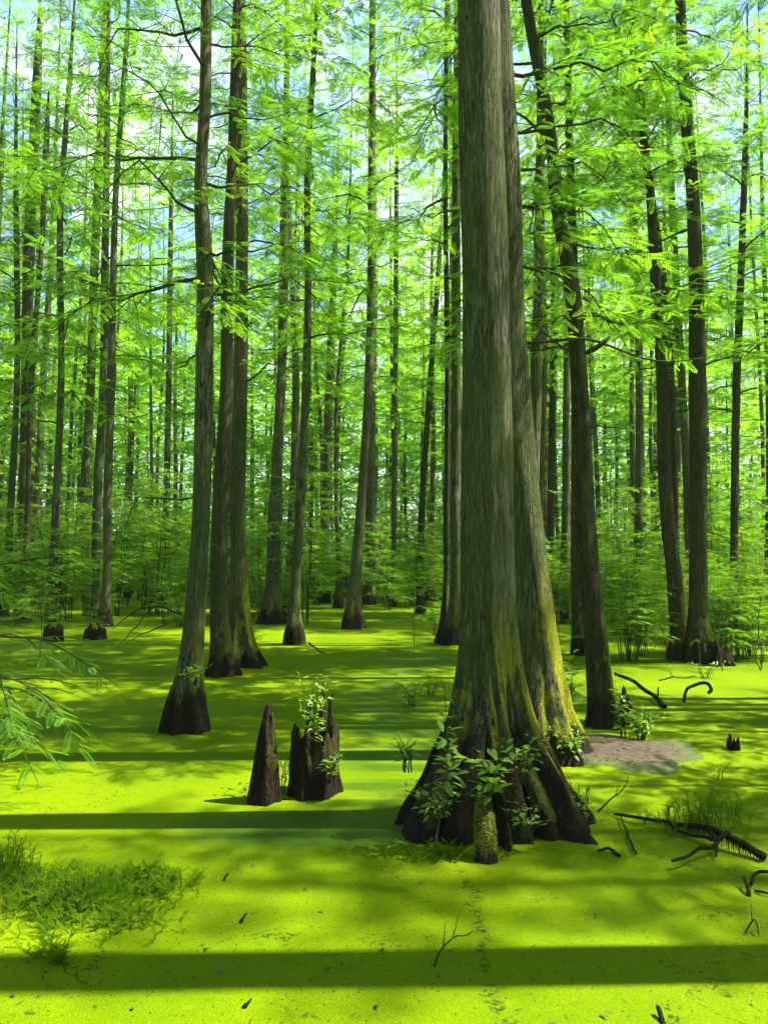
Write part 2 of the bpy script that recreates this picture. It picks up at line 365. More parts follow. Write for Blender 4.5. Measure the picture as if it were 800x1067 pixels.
TREE_POS = []
def pixel_path(pix, H, ylean=0.0, zb=-.15):
    b = ground(pix[0][0], pix[0][1]); Y = b[1]; P = []
    for (x, y, w) in pix:
        p, t = at(x, y, Y); P.append([p[0] - b[0], 0, p[2], w / 2 * t / FPX])
    P[0][2] = 0.0
    P = [[P[0][0], 0, zb, P[0][3] * 1.06]] + P
    d = (np.array(P[-1]) - np.array(P[-2]))[:3]; d /= max(d[2], .3)
    z = P[-1][2]; x = P[-1][0]; r = P[-1][3]
    if H > z + 1:
        for f in (.35, .7, 1.0):
            hh = z + (H - z) * f; P.append([x + d[0] * (hh - z) * (1 - .3 * f), 0, hh, max(.02, r * (1 - .85 * f))])
    P = np.array(P); P[:, 1] = ylean * np.maximum(P[:, 2], 0)
    return b, P
def tree(label, pix, H=20, bark=None, seed=0, group=None, segs=20, rings=44, nl=7, amp=.42, wid=.3, limbs=None, crown=None, ylean=0.0, name='cypress_tree', rough=.02, zpow=1.0, dead=(0, 0, 0)):
    """pix: base-to-top rows (x, y, width) seen on the trunk; limbs: (n,z0,z1,Lmin,Lmax); crown: (variant, z0)"""
    b, P = pixel_path(pix, H, ylean); TREE_POS.append(b)
    root = empty(name, b, label, 'tree', group); rng = np.random.default_rng(900 + seed)
    me, S = trunk_mesh('trunk', P, [bark or BARK], seed, segs, rings, nl, amp, wid, rough, zpow)
    link('trunk', me, root)
    def ax(z): return np.array([np.interp(z, P[:, 2], P[:, 0]), np.interp(z, P[:, 2], P[:, 1]), z])
    for spec in (limbs or []):
        n, z0, z1, a, c = spec[:5]; az = rng.uniform(0, 6.28)
        for i in range(n):
            z = z0 + (z1 - z0) * (i + rng.uniform(0, .8)) / n; az += 2.4 + rng.normal(0, .4)
            aa = az if len(spec) < 6 else rng.uniform(R(spec[5]), R(spec[6]))
            add_limb(root, ax(z), aa, R(rng.uniform(-8, 16)), rng.uniform(a, c), rng)
    for i in range(dead[0]):
        z = dead[1] + (dead[2] - dead[1]) * rng.random(); c = LIMB[rng.integers(len(LIMB))]; k = rng.uniform(.35, .75) * 1.6 / c[0]
        link('dead_limb', c[1], root, ax(z), Euler((rng.normal(0, .3), -R(rng.uniform(-25, 15)), rng.uniform(0, 6.28))), (k, k, k))
    if crown:
        v, z0 = crown; h = CROWN_H[v]; s = (H - z0) / h
        d = norm(ax(z0 + .8 * (H - z0)) - ax(z0))
        q = Vector((0, 0, 1)).rotation_difference(Vector(d)).to_euler()
        sx = min(1.25, max(.8, s)) * rng.uniform(.9, 1.15)
        link('crown', CROWN[v], root, ax(z0), Euler((q.x, q.y, q.z)), (sx, sx, s))
    return root, ax

# ------------------------------------------------------------------ the setting
mb = MB(); g = 400
mb.add([(-g, -60, 0), (g, -60, 0), (g, 700, 0), (-g, 700, 0)], [(0, 1, 2, 3)])
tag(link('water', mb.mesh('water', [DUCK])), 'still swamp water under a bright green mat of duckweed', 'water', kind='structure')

def mound(name, c, rx, ry, h, seed, m):
    rng = np.random.default_rng(seed); nr, ns = 26, 64; th = np.arange(ns) * 2 * math.pi / ns
    edge = 1 + sum(rng.uniform(-.13, .13) * np.cos(k * th + rng.uniform(0, 6)) for k in range(2, 9))
    rr = np.linspace(1.12, 0.001, nr)[:, None] * edge
    prof = np.clip(1 - (np.linspace(1.12, 0, nr)) ** 2.2, -.2, 1)[:, None]
    X = rr * np.cos(th) * rx; Y = rr * np.sin(th) * ry
    Z = h * prof + .25 * h * np.sin(X * 9 + 1) * np.sin(Y * 7) * np.maximum(prof, 0) + .12 * h * np.sin(X * 31) * np.sin(Y * 27 + X * 11)
    V = np.stack([X + c[0], Y + c[1], Z], -1); i = np.arange(nr - 1)[:, None] * ns; j = np.arange(ns)[None]; k = (j + 1) % ns
    b = MB(); b.add(V.reshape(-1, 3), np.stack([i + j, i + k, i + ns + k, i + ns + j], -1).reshape(-1, 4)); return link(name, b.mesh(name, [m]))
mc = ground(652, 784)
tag(mound('mud_bank', mc, .78, .78, .065, 5, MUD), 'low bank of bare brown mud behind the big flared trunk', 'mud', kind='structure')

# ------------------------------------------------------------------ the near trees
big, bax = tree('thickest tree, tall grey-barked cypress with a wide mossy flared base in the foreground',
    [(516, 852, 206), (516, 832, 182), (515, 800, 146), (513, 770, 115), (511, 735, 88), (510, 700, 72), (509, 650, 61), (508, 590, 57), (508, 450, 52), (503, 200, 47), (498, 0, 44)],
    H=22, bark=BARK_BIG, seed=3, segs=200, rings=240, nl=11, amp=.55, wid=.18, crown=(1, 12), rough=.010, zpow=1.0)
comp, cax = tree('cypress right behind the thickest trunk, its flared foot glowing with yellow moss',
    [(562, 786, 112), (562, 765, 92), (562, 735, 72), (560, 700, 57), (555, 650, 48), (551, 600, 42), (545, 530, 39), (537, 450, 37), (529, 330, 35), (524, 200, 36), (515, 0, 31)],
    H=21, bark=BARK_MOSS_LIT, seed=8, segs=72, rings=110, nl=6, amp=.42, crown=(0, 11), limbs=[(4, 5.2, 7.4, 1.6, 2.5, -60, 50), (3, 7.4, 10, 1.5, 2.4)])
tl, tlax = tree('slim cypress with a skirt-like dark flared foot, standing nearest on the left',
    [(195, 761, 62), (195, 745, 53), (196, 725, 42), (198, 706, 31), (201, 670, 23), (203, 640, 21), (206, 600, 19.5), (209, 540, 18.5), (212, 400, 18), (213, 300, 17), (210, 235, 16), (208, 200, 14), (212, 100, 12.5), (213, 0, 11)],
    H=17, seed=12, segs=48, rings=90, nl=7, amp=.40, limbs=[(16, 4.6, 9.6, 1.2, 2.6), (8, 9.6, 16, .8, 1.8)], ylean=.012, dead=(9, 2.6, 7.5))
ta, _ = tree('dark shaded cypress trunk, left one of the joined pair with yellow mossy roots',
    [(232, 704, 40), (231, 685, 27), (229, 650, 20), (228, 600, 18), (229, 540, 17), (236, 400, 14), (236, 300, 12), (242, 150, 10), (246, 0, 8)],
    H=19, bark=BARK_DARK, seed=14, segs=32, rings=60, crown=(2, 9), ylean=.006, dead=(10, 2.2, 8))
tb, _ = tree('lit cypress trunk with yellow moss on spreading roots, right one of a joined pair',
    [(254, 694, 62), (254, 682, 45), (252, 664, 30), (250, 635, 22), (249, 590, 17.5), (248, 540, 15.5), (251, 400, 14.5), (252, 200, 12.5), (250, 0, 12)],
    H=21, bark=BARK_MOSS_LIT, seed=15, segs=40, rings=70, amp=.5, limbs=[(9, 5, 12, 1.3, 2.6)], crown=(3, 11), dead=(8, 2.4, 8))
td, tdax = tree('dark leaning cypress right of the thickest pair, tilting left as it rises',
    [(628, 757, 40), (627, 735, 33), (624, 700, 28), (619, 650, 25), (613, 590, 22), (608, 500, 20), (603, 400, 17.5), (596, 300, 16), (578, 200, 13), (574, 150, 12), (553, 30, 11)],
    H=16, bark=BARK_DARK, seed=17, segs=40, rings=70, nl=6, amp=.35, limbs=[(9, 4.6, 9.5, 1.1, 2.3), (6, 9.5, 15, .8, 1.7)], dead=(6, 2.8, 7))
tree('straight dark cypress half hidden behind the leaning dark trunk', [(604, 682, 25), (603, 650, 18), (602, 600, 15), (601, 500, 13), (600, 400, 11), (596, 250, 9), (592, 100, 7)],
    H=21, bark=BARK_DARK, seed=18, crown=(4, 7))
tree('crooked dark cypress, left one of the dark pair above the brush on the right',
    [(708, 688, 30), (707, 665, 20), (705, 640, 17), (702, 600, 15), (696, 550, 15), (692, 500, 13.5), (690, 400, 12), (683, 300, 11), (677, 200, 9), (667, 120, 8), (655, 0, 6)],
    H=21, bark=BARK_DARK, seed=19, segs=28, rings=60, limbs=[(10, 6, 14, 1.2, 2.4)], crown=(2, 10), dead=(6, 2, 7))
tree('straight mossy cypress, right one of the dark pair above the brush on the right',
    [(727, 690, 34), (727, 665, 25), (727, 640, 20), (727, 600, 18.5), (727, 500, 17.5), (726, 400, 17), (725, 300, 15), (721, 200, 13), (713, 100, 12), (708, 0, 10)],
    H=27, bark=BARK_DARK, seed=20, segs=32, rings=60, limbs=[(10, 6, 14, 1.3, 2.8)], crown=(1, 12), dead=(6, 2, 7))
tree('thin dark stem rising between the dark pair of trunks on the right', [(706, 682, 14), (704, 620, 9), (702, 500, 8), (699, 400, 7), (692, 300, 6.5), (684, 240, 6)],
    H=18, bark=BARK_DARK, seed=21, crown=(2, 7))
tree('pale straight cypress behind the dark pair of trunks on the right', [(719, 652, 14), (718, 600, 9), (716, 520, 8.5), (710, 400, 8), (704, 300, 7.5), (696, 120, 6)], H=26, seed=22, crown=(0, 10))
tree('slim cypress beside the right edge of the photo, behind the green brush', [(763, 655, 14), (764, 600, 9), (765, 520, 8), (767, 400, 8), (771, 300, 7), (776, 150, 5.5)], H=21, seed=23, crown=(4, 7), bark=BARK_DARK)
tree('thin smooth-stemmed cypress on a stubby dark bulb foot, left of the channel',
    [(307, 671, 27), (307, 660, 25), (307, 650, 19), (307, 635, 13), (309, 590, 11), (312, 540, 10.5), (319, 400, 9), (321, 300, 7), (320, 200, 7), (328, 40, 5)],
    H=26, seed=24, segs=28, rings=60, amp=.3, crown=(5, 8), dead=(5, 4, 10))
tree('thicker straight cypress standing further back, just left of the bulb-footed stem', [(284, 650, 32), (284, 635, 24), (285, 610, 17), (285, 570, 14), (286, 540, 13), (293, 400, 10), (296, 300, 9), (297, 200, 7)],
    H=27, seed=25, segs=28, rings=60, crown=(3, 9), dead=(6, 3, 10))
tree('leaning pale cypress on a black cone-shaped foot at the head of the water channel',
    [(368, 655, 30), (368, 645, 26), (368, 632, 19), (369, 618, 15), (371, 590, 12), (375, 540, 10), (384, 400, 9), (387, 200, 7.5), (388, 0, 6)],
    H=29, seed=26, segs=28, rings=60, amp=.35, crown=(1, 11))
tree('narrow cypress just left of the thickest trunk, thinner and darker of two', [(462, 670, 26), (463, 655, 18), (464, 630, 10), (465, 540, 6.5), (466, 400, 6), (464, 200, 5), (465, 0, 4)], H=27, bark=BARK_DARK, seed=27, crown=(2, 10))
tree('narrow cypress just left of the thickest trunk, thicker and paler of two', [(471, 672, 26), (472, 655, 20), (473, 630, 13), (474, 540, 11), (475, 400, 10), (475, 200, 9), (477, 0, 7)], H=28, seed=28, crown=(0, 11))
tree('cypress partly hidden behind the companion trunk, seen above the mossy foot', [(553, 706, 26), (553, 650, 16), (554, 540, 14), (558, 400, 12), (561, 300, 11), (562, 200, 9), (563, 60, 7)], H=21, seed=29, crown=(4, 6), segs=28)
LC = 'close cluster of three cypresses on the left, '
tree('leftmost stem in the close cluster of three straight cypresses, bowed near its foot', [(94, 642, 16), (91, 615, 10), (88, 540, 9), (95, 400, 8.5), (98, 300, 8.5), (102, 200, 8), (105, 120, 6.5), (110, 0, 5)], H=28, seed=30, crown=(5, 11))
tree('middle stem in the close cluster of three straight cypresses on the left', [(101, 648, 16), (101, 615, 10), (101, 540, 9), (108, 400, 8), (110, 250, 7.5), (112, 120, 6)], H=27, seed=31, crown=(2, 10))
tree('right stem with broad dark foot in the close cluster of three left cypresses', [(110, 653, 20), (110, 635, 14), (112, 600, 9), (112, 540, 8.5), (116, 400, 8), (118, 300, 7), (121, 200, 6), (128, 100, 5)], H=26, seed=32, crown=(0, 9))
tree('single upright cypress between the far left pair and the cluster of three', [(53, 650, 14), (55, 610, 9), (58, 540, 8), (64, 400, 6.5), (64, 200, 6), (70, 120, 5)], H=26, seed=33, crown=(4, 7))
tree('curved cypress with pale foot nearest the left edge of the photo', [(4, 642, 14), (7, 610, 9), (11, 540, 7.5), (18, 400, 6), (17, 200, 5)], H=25, seed=34, crown=(3, 7))
tree('thick pale cypress standing second from the left edge of the photo', [(22, 641, 16), (23, 600, 11), (26, 500, 10), (28, 400, 10), (31, 250, 11), (36, 150, 10), (40, 60, 8)], H=27, seed=35, crown=(1, 10))
tree('thin dark cypress right beside the thick pale one at far left', [(27, 645, 12), (29, 540, 6), (33, 400, 5.5), (44, 250, 5), (50, 120, 4)], H=21, seed=36, bark=BARK_DARK, crown=(2, 8))
tree('distant pale cypress midway between the left cluster and the nearest left tree', [(172, 632, 11), (173, 560, 8), (176, 400, 6), (178, 250, 5)], H=28, seed=37, crown=(0, 11))
tree('distant grey cypress between the bulb-footed stem and the cone-footed tree', [(338, 628, 14), (339, 560, 9.5), (343, 400, 8), (347, 310, 7)], H=27, seed=38, crown=(5, 9))
tree('broad distant cypress directly behind the leaning cone-footed tree', [(385, 630, 16), (386, 540, 11), (387, 400, 9), (389, 250, 7)], H=29, seed=39, crown=(3, 12))
tree('thin distant cypress leaning right, between the channel and the thickest trunk', [(437, 640, 10), (439, 540, 7), (448, 400, 6), (456, 290, 5)], H=20, seed=40, bark=BARK_DARK, crown=(4, 8))
tree('thin distant cypress right of the leaning cone-footed tree', [(410, 632, 9), (411, 500, 6), (412, 380, 5.5), (413, 200, 4.5)], H=29, seed=41, crown=(2, 13))
tree('thin dark distant trunk just right of the companion trunk, left of the leaning one', [(572, 640, 10), (573, 540, 7.5), (575, 420, 6.5), (576, 300, 5)], H=27, seed=42, bark=BARK_DARK, crown=(0, 9))
tree('distant slim trunk seen close against the left side of the leaning dark cypress', [(588, 645, 11), (589, 540, 8.5), (590, 420, 7.5), (590, 300, 6)], H=27, seed=43, crown=(1, 10))
tree('distant grey cypress halfway between the leaning dark trunk and the dark pair', [(664, 640, 11), (665, 540, 9), (666, 400, 8), (662, 250, 6)], H=28, seed=44, crown=(5, 10))

RKNOB = bark_material('pale_mossy_root', base=(.10, .08, .05), light=(.24, .19, .13), moss=1.0, wet_shade=.05, fine=1.5, mosstop=1.2)
RBROWN = bark_material('brown_root_bark', base=(.09, .055, .035), light=(.24, .16, .11), dark=(.012, .008, .006), moss=.6, wet_shade=.10, fine=1.2, mosstop=1.2)
def root(pts_, ws, seed, m):
    o = big.location; P = []
    for (x, y, Y), w_ in zip(pts_, ws):
        p, t = at(x, y, Y); P.append([p[0] - o[0], p[1] - o[1], p[2], w_ / 2 * t / FPX])
    P = [[P[0][0], P[0][1], -.12, P[0][3] * 1.1]] + P
    return link('buttress_root', trunk_mesh('buttress_root', np.array(P), [m], seed, 36, 40, 5, .18, .4, .05)[0], big)
gY = ground(515, 852)[1]
root([(596, 868, gY - .30), (588, 845, gY - .32), (577, 820, gY - .30), (563, 790, gY - .22), (548, 755, gY - .12)], [40, 33, 26, 22, 14], 201, RBROWN)
root([(572, 872, gY - .42), (568, 850, gY - .42), (560, 828, gY - .38), (548, 796, gY - .28), (538, 760, gY - .16)], [30, 25, 21, 19, 12], 202, RBROWN)
root([(440, 872, gY - .42), (445, 850, gY - .42), (455, 820, gY - .36), (468, 785, gY - .26), (478, 750, gY - .15)], [44, 38, 31, 25, 14], 203, BARK_BIG)
root([(538, 876, gY - .50), (536, 850, gY - .50), (530, 815, gY - .40), (524, 775, gY - .28), (520, 735, gY - .18)], [30, 25, 23, 20, 12], 204, BARK_BIG)
root([(475, 882, gY - .52), (480, 855, gY - .52), (488, 820, gY - .42), (496, 775, gY - .28), (502, 730, gY - .18)], [36, 30, 26, 22, 12], 205, BARK_BIG)
# bare crossing bough on the companion trunk
bb = MB(); o0 = ground(560, 790)
def px3(pts, Y): return np.array([at(x, y, Y)[0] for x, y in pts]) - o0
Pn = smooth_path(px3([(546, 353), (570, 351), (600, 350), (640, 360), (690, 371), (735, 367)], 8.2), 16)
tube(bb, Pn + wobble(16, .02, RNG), np.linspace(.020, .006, 16), 6)
link('bare_limb', bb.mesh('bare_limb', [BARK_TWIG]), comp)
bb = MB(); tube(bb, smooth_path(px3([(608, 364), (620, 358), (634, 347)], 8.2), 6), [.02, .03, .035, .03, .03, .022], 6)
link('broken_limb', bb.mesh('broken_limb', [BARK_DARK]), comp)

# ------------------------------------------------------------------ tree at the left edge whose low boughs hang into view
def free_tree(label, x, y, H, r, seed, group=None, crown=None, lean=(0, 0), bark=None, limbs=None, cs=1.05):
    rng = np.random.default_rng(seed)
    P = np.array([[0, 0, -.15, r * 2.9], [0, 0, .1, r * 2.6], [0, 0, .5, r * 1.75], [0, 0, 1.2, r * 1.2], [0, 0, 2.5, r], [0, 0, H * .5, r * .75], [0, 0, H * .8, r * .4], [0, 0, H, .03]])
    P[:, 0] = lean[0] * np.maximum(P[:, 2], 0); P[:, 1] = lean[1] * np.maximum(P[:, 2], 0)
    root = empty('cypress_tree', (x, y, 0), label, 'tree', group)
    link('trunk', trunk_mesh('trunk', P, [bark or BARK], seed, 28, 50)[0], root)
    if crown:
        v, z0 = crown; s = (H - z0) / CROWN_H[v]
        link('crown', CROWN[v], root, (lean[0] * z0, lean[1] * z0, z0), (-lean[1], lean[0], rng.uniform(0, 6)), (cs, cs, s))
    for (z, az, el, L) in (limbs or []): add_limb(root, (lean[0] * z, lean[1] * z, z), R(az), R(el), L, rng)
    TREE_POS.append(np.array([x, y, 0])); return root
free_tree('cypress at the left edge whose low feathery boughs hang over the water', -6.9, 8.6, 17, .16, 61, crown=(3, 9),
    limbs=[(1.2, -12, -3, 3.3), (1.45, 4, -2, 3.1), (.95, -20, -2, 3.3), (1.05, -4, -4, 3.1), (2.3, 26, 0, 2.6)])
free_tree('cypress past the left edge whose lowest spray trails just above the duckweed', -5.1, 6.2, 15, .13, 62, crown=(2, 9),
    limbs=[(.34, 14, 0, 1.7)])

# ------------------------------------------------------------------ background cypresses (shared meshes)
TR = []
for i in range(7):
    rng = np.random.default_rng(500 + i); r = 1.0; b1, b2 = rng.normal(0, .25, 2), rng.normal(0, .3, 2)
    P = np.array([[0, 0, -.15, .42], [0, 0, .15, .36], [0, 0, .7, .23], [0, 0, 1.6, .165], [b1[0] * .5, b1[1] * .5, 4, .145], [b1[0], b1[1], 9, .13], [b2[0], b2[1], 18, .095], [b2[0], b2[1], 24, .05], [b2[0], b2[1], 29, .02]])
    TR.append(trunk_mesh('trunk', P, [BARK], 520 + i, 12, 26)[0])
CR_BG = []
for i, (z0, H, nb, lm) in enumerate(((4, 28, 27, 2.8), (7, 28, 24, 2.8), (3, 27, 28, 2.5), (10, 29, 22, 3.0), (5, 28, 26, 2.5), (12, 28, 20, 2.8))):
    CR_BG.append(make_crown(70 + i, z0, H, nb, lm, BR1))
CR_FAR = [make_crown(90 + i, z0, 28, 19, 3.2, BR2) for i, z0 in enumerate((4, 7, 3, 10))]
LABELS_BG = {
    'left': ('thin background cypress among many in the left part of the wood', 'background cypresses on the left'),
    'mid': ('thin background cypress among many behind the water channel in the middle', 'background cypresses behind the channel'),
    'right': ('thin background cypress among many behind the brush on the right', 'background cypresses on the right'),
    'out': ('cypress of the surrounding swamp standing beyond the edge of the photo', 'cypresses around the view')}
def bg_tree(x, y, s, zone, rng, crown=None):
    lab, grp = LABELS_BG[zone]; d = math.hypot(x, y)
    root = empty('cypress_tree', (x, y, 0), lab, 'tree', grp)
    root.rotation_euler = (rng.normal(0, .018), rng.normal(0, .018), rng.uniform(0, 6.28))
    w = rng.uniform(.65, 1.25)
    link('trunk', TR[rng.integers(len(TR))], root, scale=(w, w, s))
    lib = CR_BG if d < 46 else CR_FAR
    c = lib[rng.integers(len(lib))] if crown is None else CR_BG[crown]
    k = rng.uniform(.85, 1.15)
    link('crown', c, root, scale=(k, k, s)); return root
rng = np.random.default_rng(77); pts = [p[:2] for p in TREE_POS]; nbg = 0
def far_enough(x, y, m): return all((x - p[0]) ** 2 + (y - p[1]) ** 2 > m * m for p in pts)
tries = 0
while nbg < 158 and tries < 9000:
    tries += 1; y = 24 + 52 * rng.random() ** .8; x = rng.uniform(-.56, .56) * y
    px = x / y * FPX + CX
    if y < 33 and 320 < px < 450: continue
    if not far_enough(x, y, 1.9): continue
    pts.append(np.array([x, y])); nbg += 1
    bg_tree(x, y, rng.uniform(.8, 1.08), 'left' if px < 290 else 'mid' if px < 540 else 'right', rng)
# trees just outside the frame: they cast the bars of shade across the water
for (x, y, H, r, cv, z0, lean, *cs) in ((4.9, 4.12, 24, .25, 5, 15, (0, .0)), (7.6, 11.0, 22, .12, 2, 10, (0, 0)), (9.4, 11.4, 22, .11, 0, 9, (0, .004)), (8.8, 11.9, 21, .13, 4, 9, (0, 0), .7), (11.5, 16.5, 22, .14, 2, 12, (0, -.004), .8), (14.5, 21, 22, .16, 0, 9, (0, 0)), (9.0, 6.15, 18, .10, 2, 9, (0, 0), .62), (13.6, 6.4, 22, .10, 2, 11, (0, 0), .7), (8.3, 9.6, 9, .07, 2, 2.2, (0, 0), .75), (7.0, 7.3, 8, .06, 2, 2.2, (0, 0), .6), (10.5, 11.0, 10, .07, 4, 2.5, (0, 0), .8), (13.5, 5.35, 25, .14, 3, 14, (0, 0), .62), (17, 6.3, 20, .17, 0, 9, (0, .01)),
        (8.2, 10.2, 22, .13, 4, 15, (.0, 0), .8), (13.2, 17.6, 22, .15, 1, 13, (0, 0)), (20, 12, 21, .2, 4, 9, (0, 0))):
    free_tree('cypress of the surrounding swamp standing beyond the edge of the photo', x, y, H, r, int(x * 31 + y * 7), 'cypresses around the view', (cv, z0), lean, cs=cs[0] if cs else 1.05)
n = 0; tries = 0
while n < 36 and tries < 3000:
    tries += 1; y = rng.uniform(-14, 60); side = 1 if rng.random() < .62 else -1
    x = side * (max(.56 * y, 0) + 3 + rng.uniform(2.0, 24))
    if side > 0 and 2 < y < 20 and x < 24: continue
    if side > 0 and y > 24 and x < .56 * y + 12: continue
    if side > 0 and 2.4 < y < 6 and x < 30: continue
    if not far_enough(x, y, 2.2): continue
    pts.append(np.array([x, y])); n += 1; bg_tree(x, y, rng.uniform(.8, .95), 'out', rng)

# ------------------------------------------------------------------ understory shrubs and saplings
SHR = []
for i in range(6):
    rng2 = np.random.default_rng(600 + i); st, fo = MB(), MB(); H = (2.4, 3.2, 1.6, 4.2, 2.0, 1.3)[i]; ns = (5, 5, 6, 1, 6, 5)[i]
    for k in range(ns):
        a = rng2.uniform(0, 6.28); sp = rng2.uniform(.05, .35) * (ns > 1); h = H * rng2.uniform(.7, 1)
        A = np.array([[sp * .4 * math.cos(a), sp * .4 * math.sin(a), -.05], [sp * math.cos(a), sp * math.sin(a), h * .5], [sp * 1.8 * math.cos(a), sp * 1.8 * math.sin(a), h]])
        A = smooth_path(A, 9) + wobble(9, .04, rng2); tube(st, A, np.linspace(.015, .004, 9), 5)
        nb = int(6 + h * 2.4)
        for q in range(nb):
            t = .34 + .66 * q / nb; p = np.array([np.interp(t, np.linspace(0, 1, 9), A[:, c]) for c in range(3)])
            put_branch(fo, BR0[:3] + BR0[5:6], (.95 - .55 * t) * rng2.uniform(.6, 1.1) * min(1, H / 2.2), p, rng2.uniform(0, 6.28), R(rng2.uniform(0, 30)), rng2)
    SHR.append((st.mesh('stem', [BARK_TWIG]), fo.mesh('foliage', [BARK_TWIG, LEAF_SHRUB], smooth=[0])))
def shrub(v, x, y, s, label, group, rng):
    r_ = empty('shrub' if v != 3 else 'sapling', (x, y, 0), label, 'shrub' if v != 3 else 'sapling', group); r_.rotation_euler = (0, 0, rng.uniform(0, 6.28)); r_.scale = (s, s, s * rng.uniform(.85, 1.15))
    link('stem', SHR[v][0], r_); link('foliage', SHR[v][1], r_); return r_
rs = np.random.default_rng(31)
for i in range(46):
    px, py = rs.uniform(640, 850), rs.uniform(640, 690); p = ground(px, py)
    shrub([0, 1, 4, 3, 0][i % 5], p[0], p[1], rs.uniform(.6, 1.0), 'green feathery shrub in the dense brush around the dark pair of trunks' if i % 5 != 3 else 'slender green sapling in the brush around the dark pair of trunks', 'brush on the right' if i % 5 != 3 else 'saplings in the right brush', rs)
for i in range(12):
    px, py = rs.uniform(-40, 300), rs.uniform(632, 655); p = ground(px, py)
    shrub([0, 2, 4, 5, 1][i % 5], p[0], p[1], rs.uniform(.6, 1.05), 'low green shrub among the feet of the cypresses on the left', 'low shrubs on the left', rs)
for i in range(215):
    y = rs.uniform(27, 60); px = rs.uniform(-20, 820)
    if 335 < px < 430 and y < 36: continue
    x = (px - CX) / FPX * y
    z = 'left' if px < 290 else 'middle' if px < 540 else 'right'
    v = [0, 1, 3, 4, 1][i % 5]
    nm = 'sapling' if v == 3 else 'shrub'
    shrub(v, x, y, rs.uniform(.9, 2.1), f'far green {nm} of the wood floor in the {z} of the background', f'far {nm}s in the {z}', rs)
for lab, px, py, v, s in (('small thin-stemmed sapling standing by itself in the water channel', 431, 678, 3, .62), ('leafy shrub sprouting from the root pair with yellow moss', 262, 676, 5, .6),
        ('thin sapling standing in front of the left cluster of three cypresses', 42, 686, 3, .75), ('low shrub left of the thickest trunk, standing in the channel', 447, 726, 5, .42),
        ('dark shrubby tussock left of the thin sapling on the left', 52, 664, 2, .7), ('dark shrubby tussock at the foot of the left cluster', 96, 664, 2, .6), ('bush behind the thicker cypress left of the bulb-footed stem', 270, 640, 0, .8),
        ('bush right of the leaning dark trunk by the water edge', 668, 684, 4, .8), ('shrub hugging the foot of the narrow pair left of the thickest trunk', 452, 662, 2, .7)):
    p = ground(px, py); shrub(v, p[0], p[1], s, lab, None, rs)

rs2 = np.random.default_rng(41)
for i in range(26):
    p = ground(rs2.uniform(650, 800), rs2.uniform(660, 700)); h = rs2.uniform(.5, 1.5); mb = MB()
    A = smooth_path([[0, 0, -.05], [rs2.normal(0, .06), rs2.normal(0, .06), h * .5], [rs2.normal(0, .15), rs2.normal(0, .15), h]], 8) + wobble(8, .025, rs2)
    tube(mb, A, np.linspace(.014, .005, 8) * rs2.uniform(.7, 1.4), 5)
    q = A[4]; tube(mb, smooth_path([q, q + [rs2.normal(0, .12), rs2.normal(0, .12), .2], q + [rs2.normal(0, .2), rs2.normal(0, .2), .4]], 6), np.linspace(.007, .003, 6), 4)
    tag(link('bare_sapling', mb.mesh('bare_sapling', [BARK_PALE if i % 3 == 0 else BARK_TWIG]), loc=p), 'thin bare stem sticking up through the brush on the right', 'bare sapling', 'bare stems in the right brush')
# far wood: an uncountable mass of leaves closing the view
rf = np.random.default_rng(5); nc = 7500
C = np.stack([rf.uniform(-85, 85, nc), rf.uniform(60, 112, nc), 26 * rf.random(nc) ** 1.35], -1)
k = 62; P = (C[:, None] + rf.normal(0, 1, (nc, k, 3)) * np.array([1.6, 1.6, .62])).reshape(-1, 3); P[:, 2] = np.maximum(P[:, 2], .1)
A_ = norm(rf.normal(0, 1, (len(P), 3)) * np.array([1, 1, .35])); B_ = norm(np.cross(A_, rf.normal(0, .5, (len(P), 3)) + np.array([0, 0, 1.0])))
A_ *= rf.uniform(.14, .34, (len(P), 1)); B_ *= rf.uniform(.07, .15, (len(P), 1))
mb = MB(); mb.add(np.stack([P - A_, P + B_, P + A_, P - B_], 1).reshape(-1, 3), np.arange(len(P) * 4).reshape(-1, 4))
tag(link('far_wood', mb.mesh('far_wood', [LEAF_FAR], smooth=False)), 'far mass of green foliage closing the view behind all trunks', 'foliage', kind='stuff')

# ------------------------------------------------------------------ knees and stumps
def knee(label, px, py, prof, seed, tips=None, lean=(0, 0)):
    b = ground(px, py); P = np.array([[lean[0] * z, lean[1] * z, z, r] for z, r in prof])
    me, _ = trunk_mesh('cypress_knee', P, [KNEE], seed, 56, 70, 6, .22, .4, .03, rtop=prof[-1][1] * 1.5)
    o = tag(link('cypress_knee', me, loc=b), label, 'cypress knee'); 
    return o
k1 = knee('lone pointed black cypress knee, slimmer of the two in front of the left trees', 275, 834, [(-.1, .165), (0, .158), (.12, .142), (.3, .118), (.48, .09), (.62, .064), (.72, .04), (.79, .022), (.815, .006)], 71, lean=(.03, 0))
mb = MB(); tube(mb, [(.05, -.02, .5), (.058, -.02, .62), (.064, -.02, .70), (.066, -.02, .745)], [.04, .032, .02, .008], 9)
link('side_tip', mb.mesh('side_tip', [KNEE]), k1)
knee('short pointed cypress knee beside the foot of the leaning dark trunk', 655, 756, [(-.1, .16), (0, .14), (.12, .115), (.25, .08), (.37, .045), (.46, .02), (.49, .006)], 72, lean=(-.12, 0))
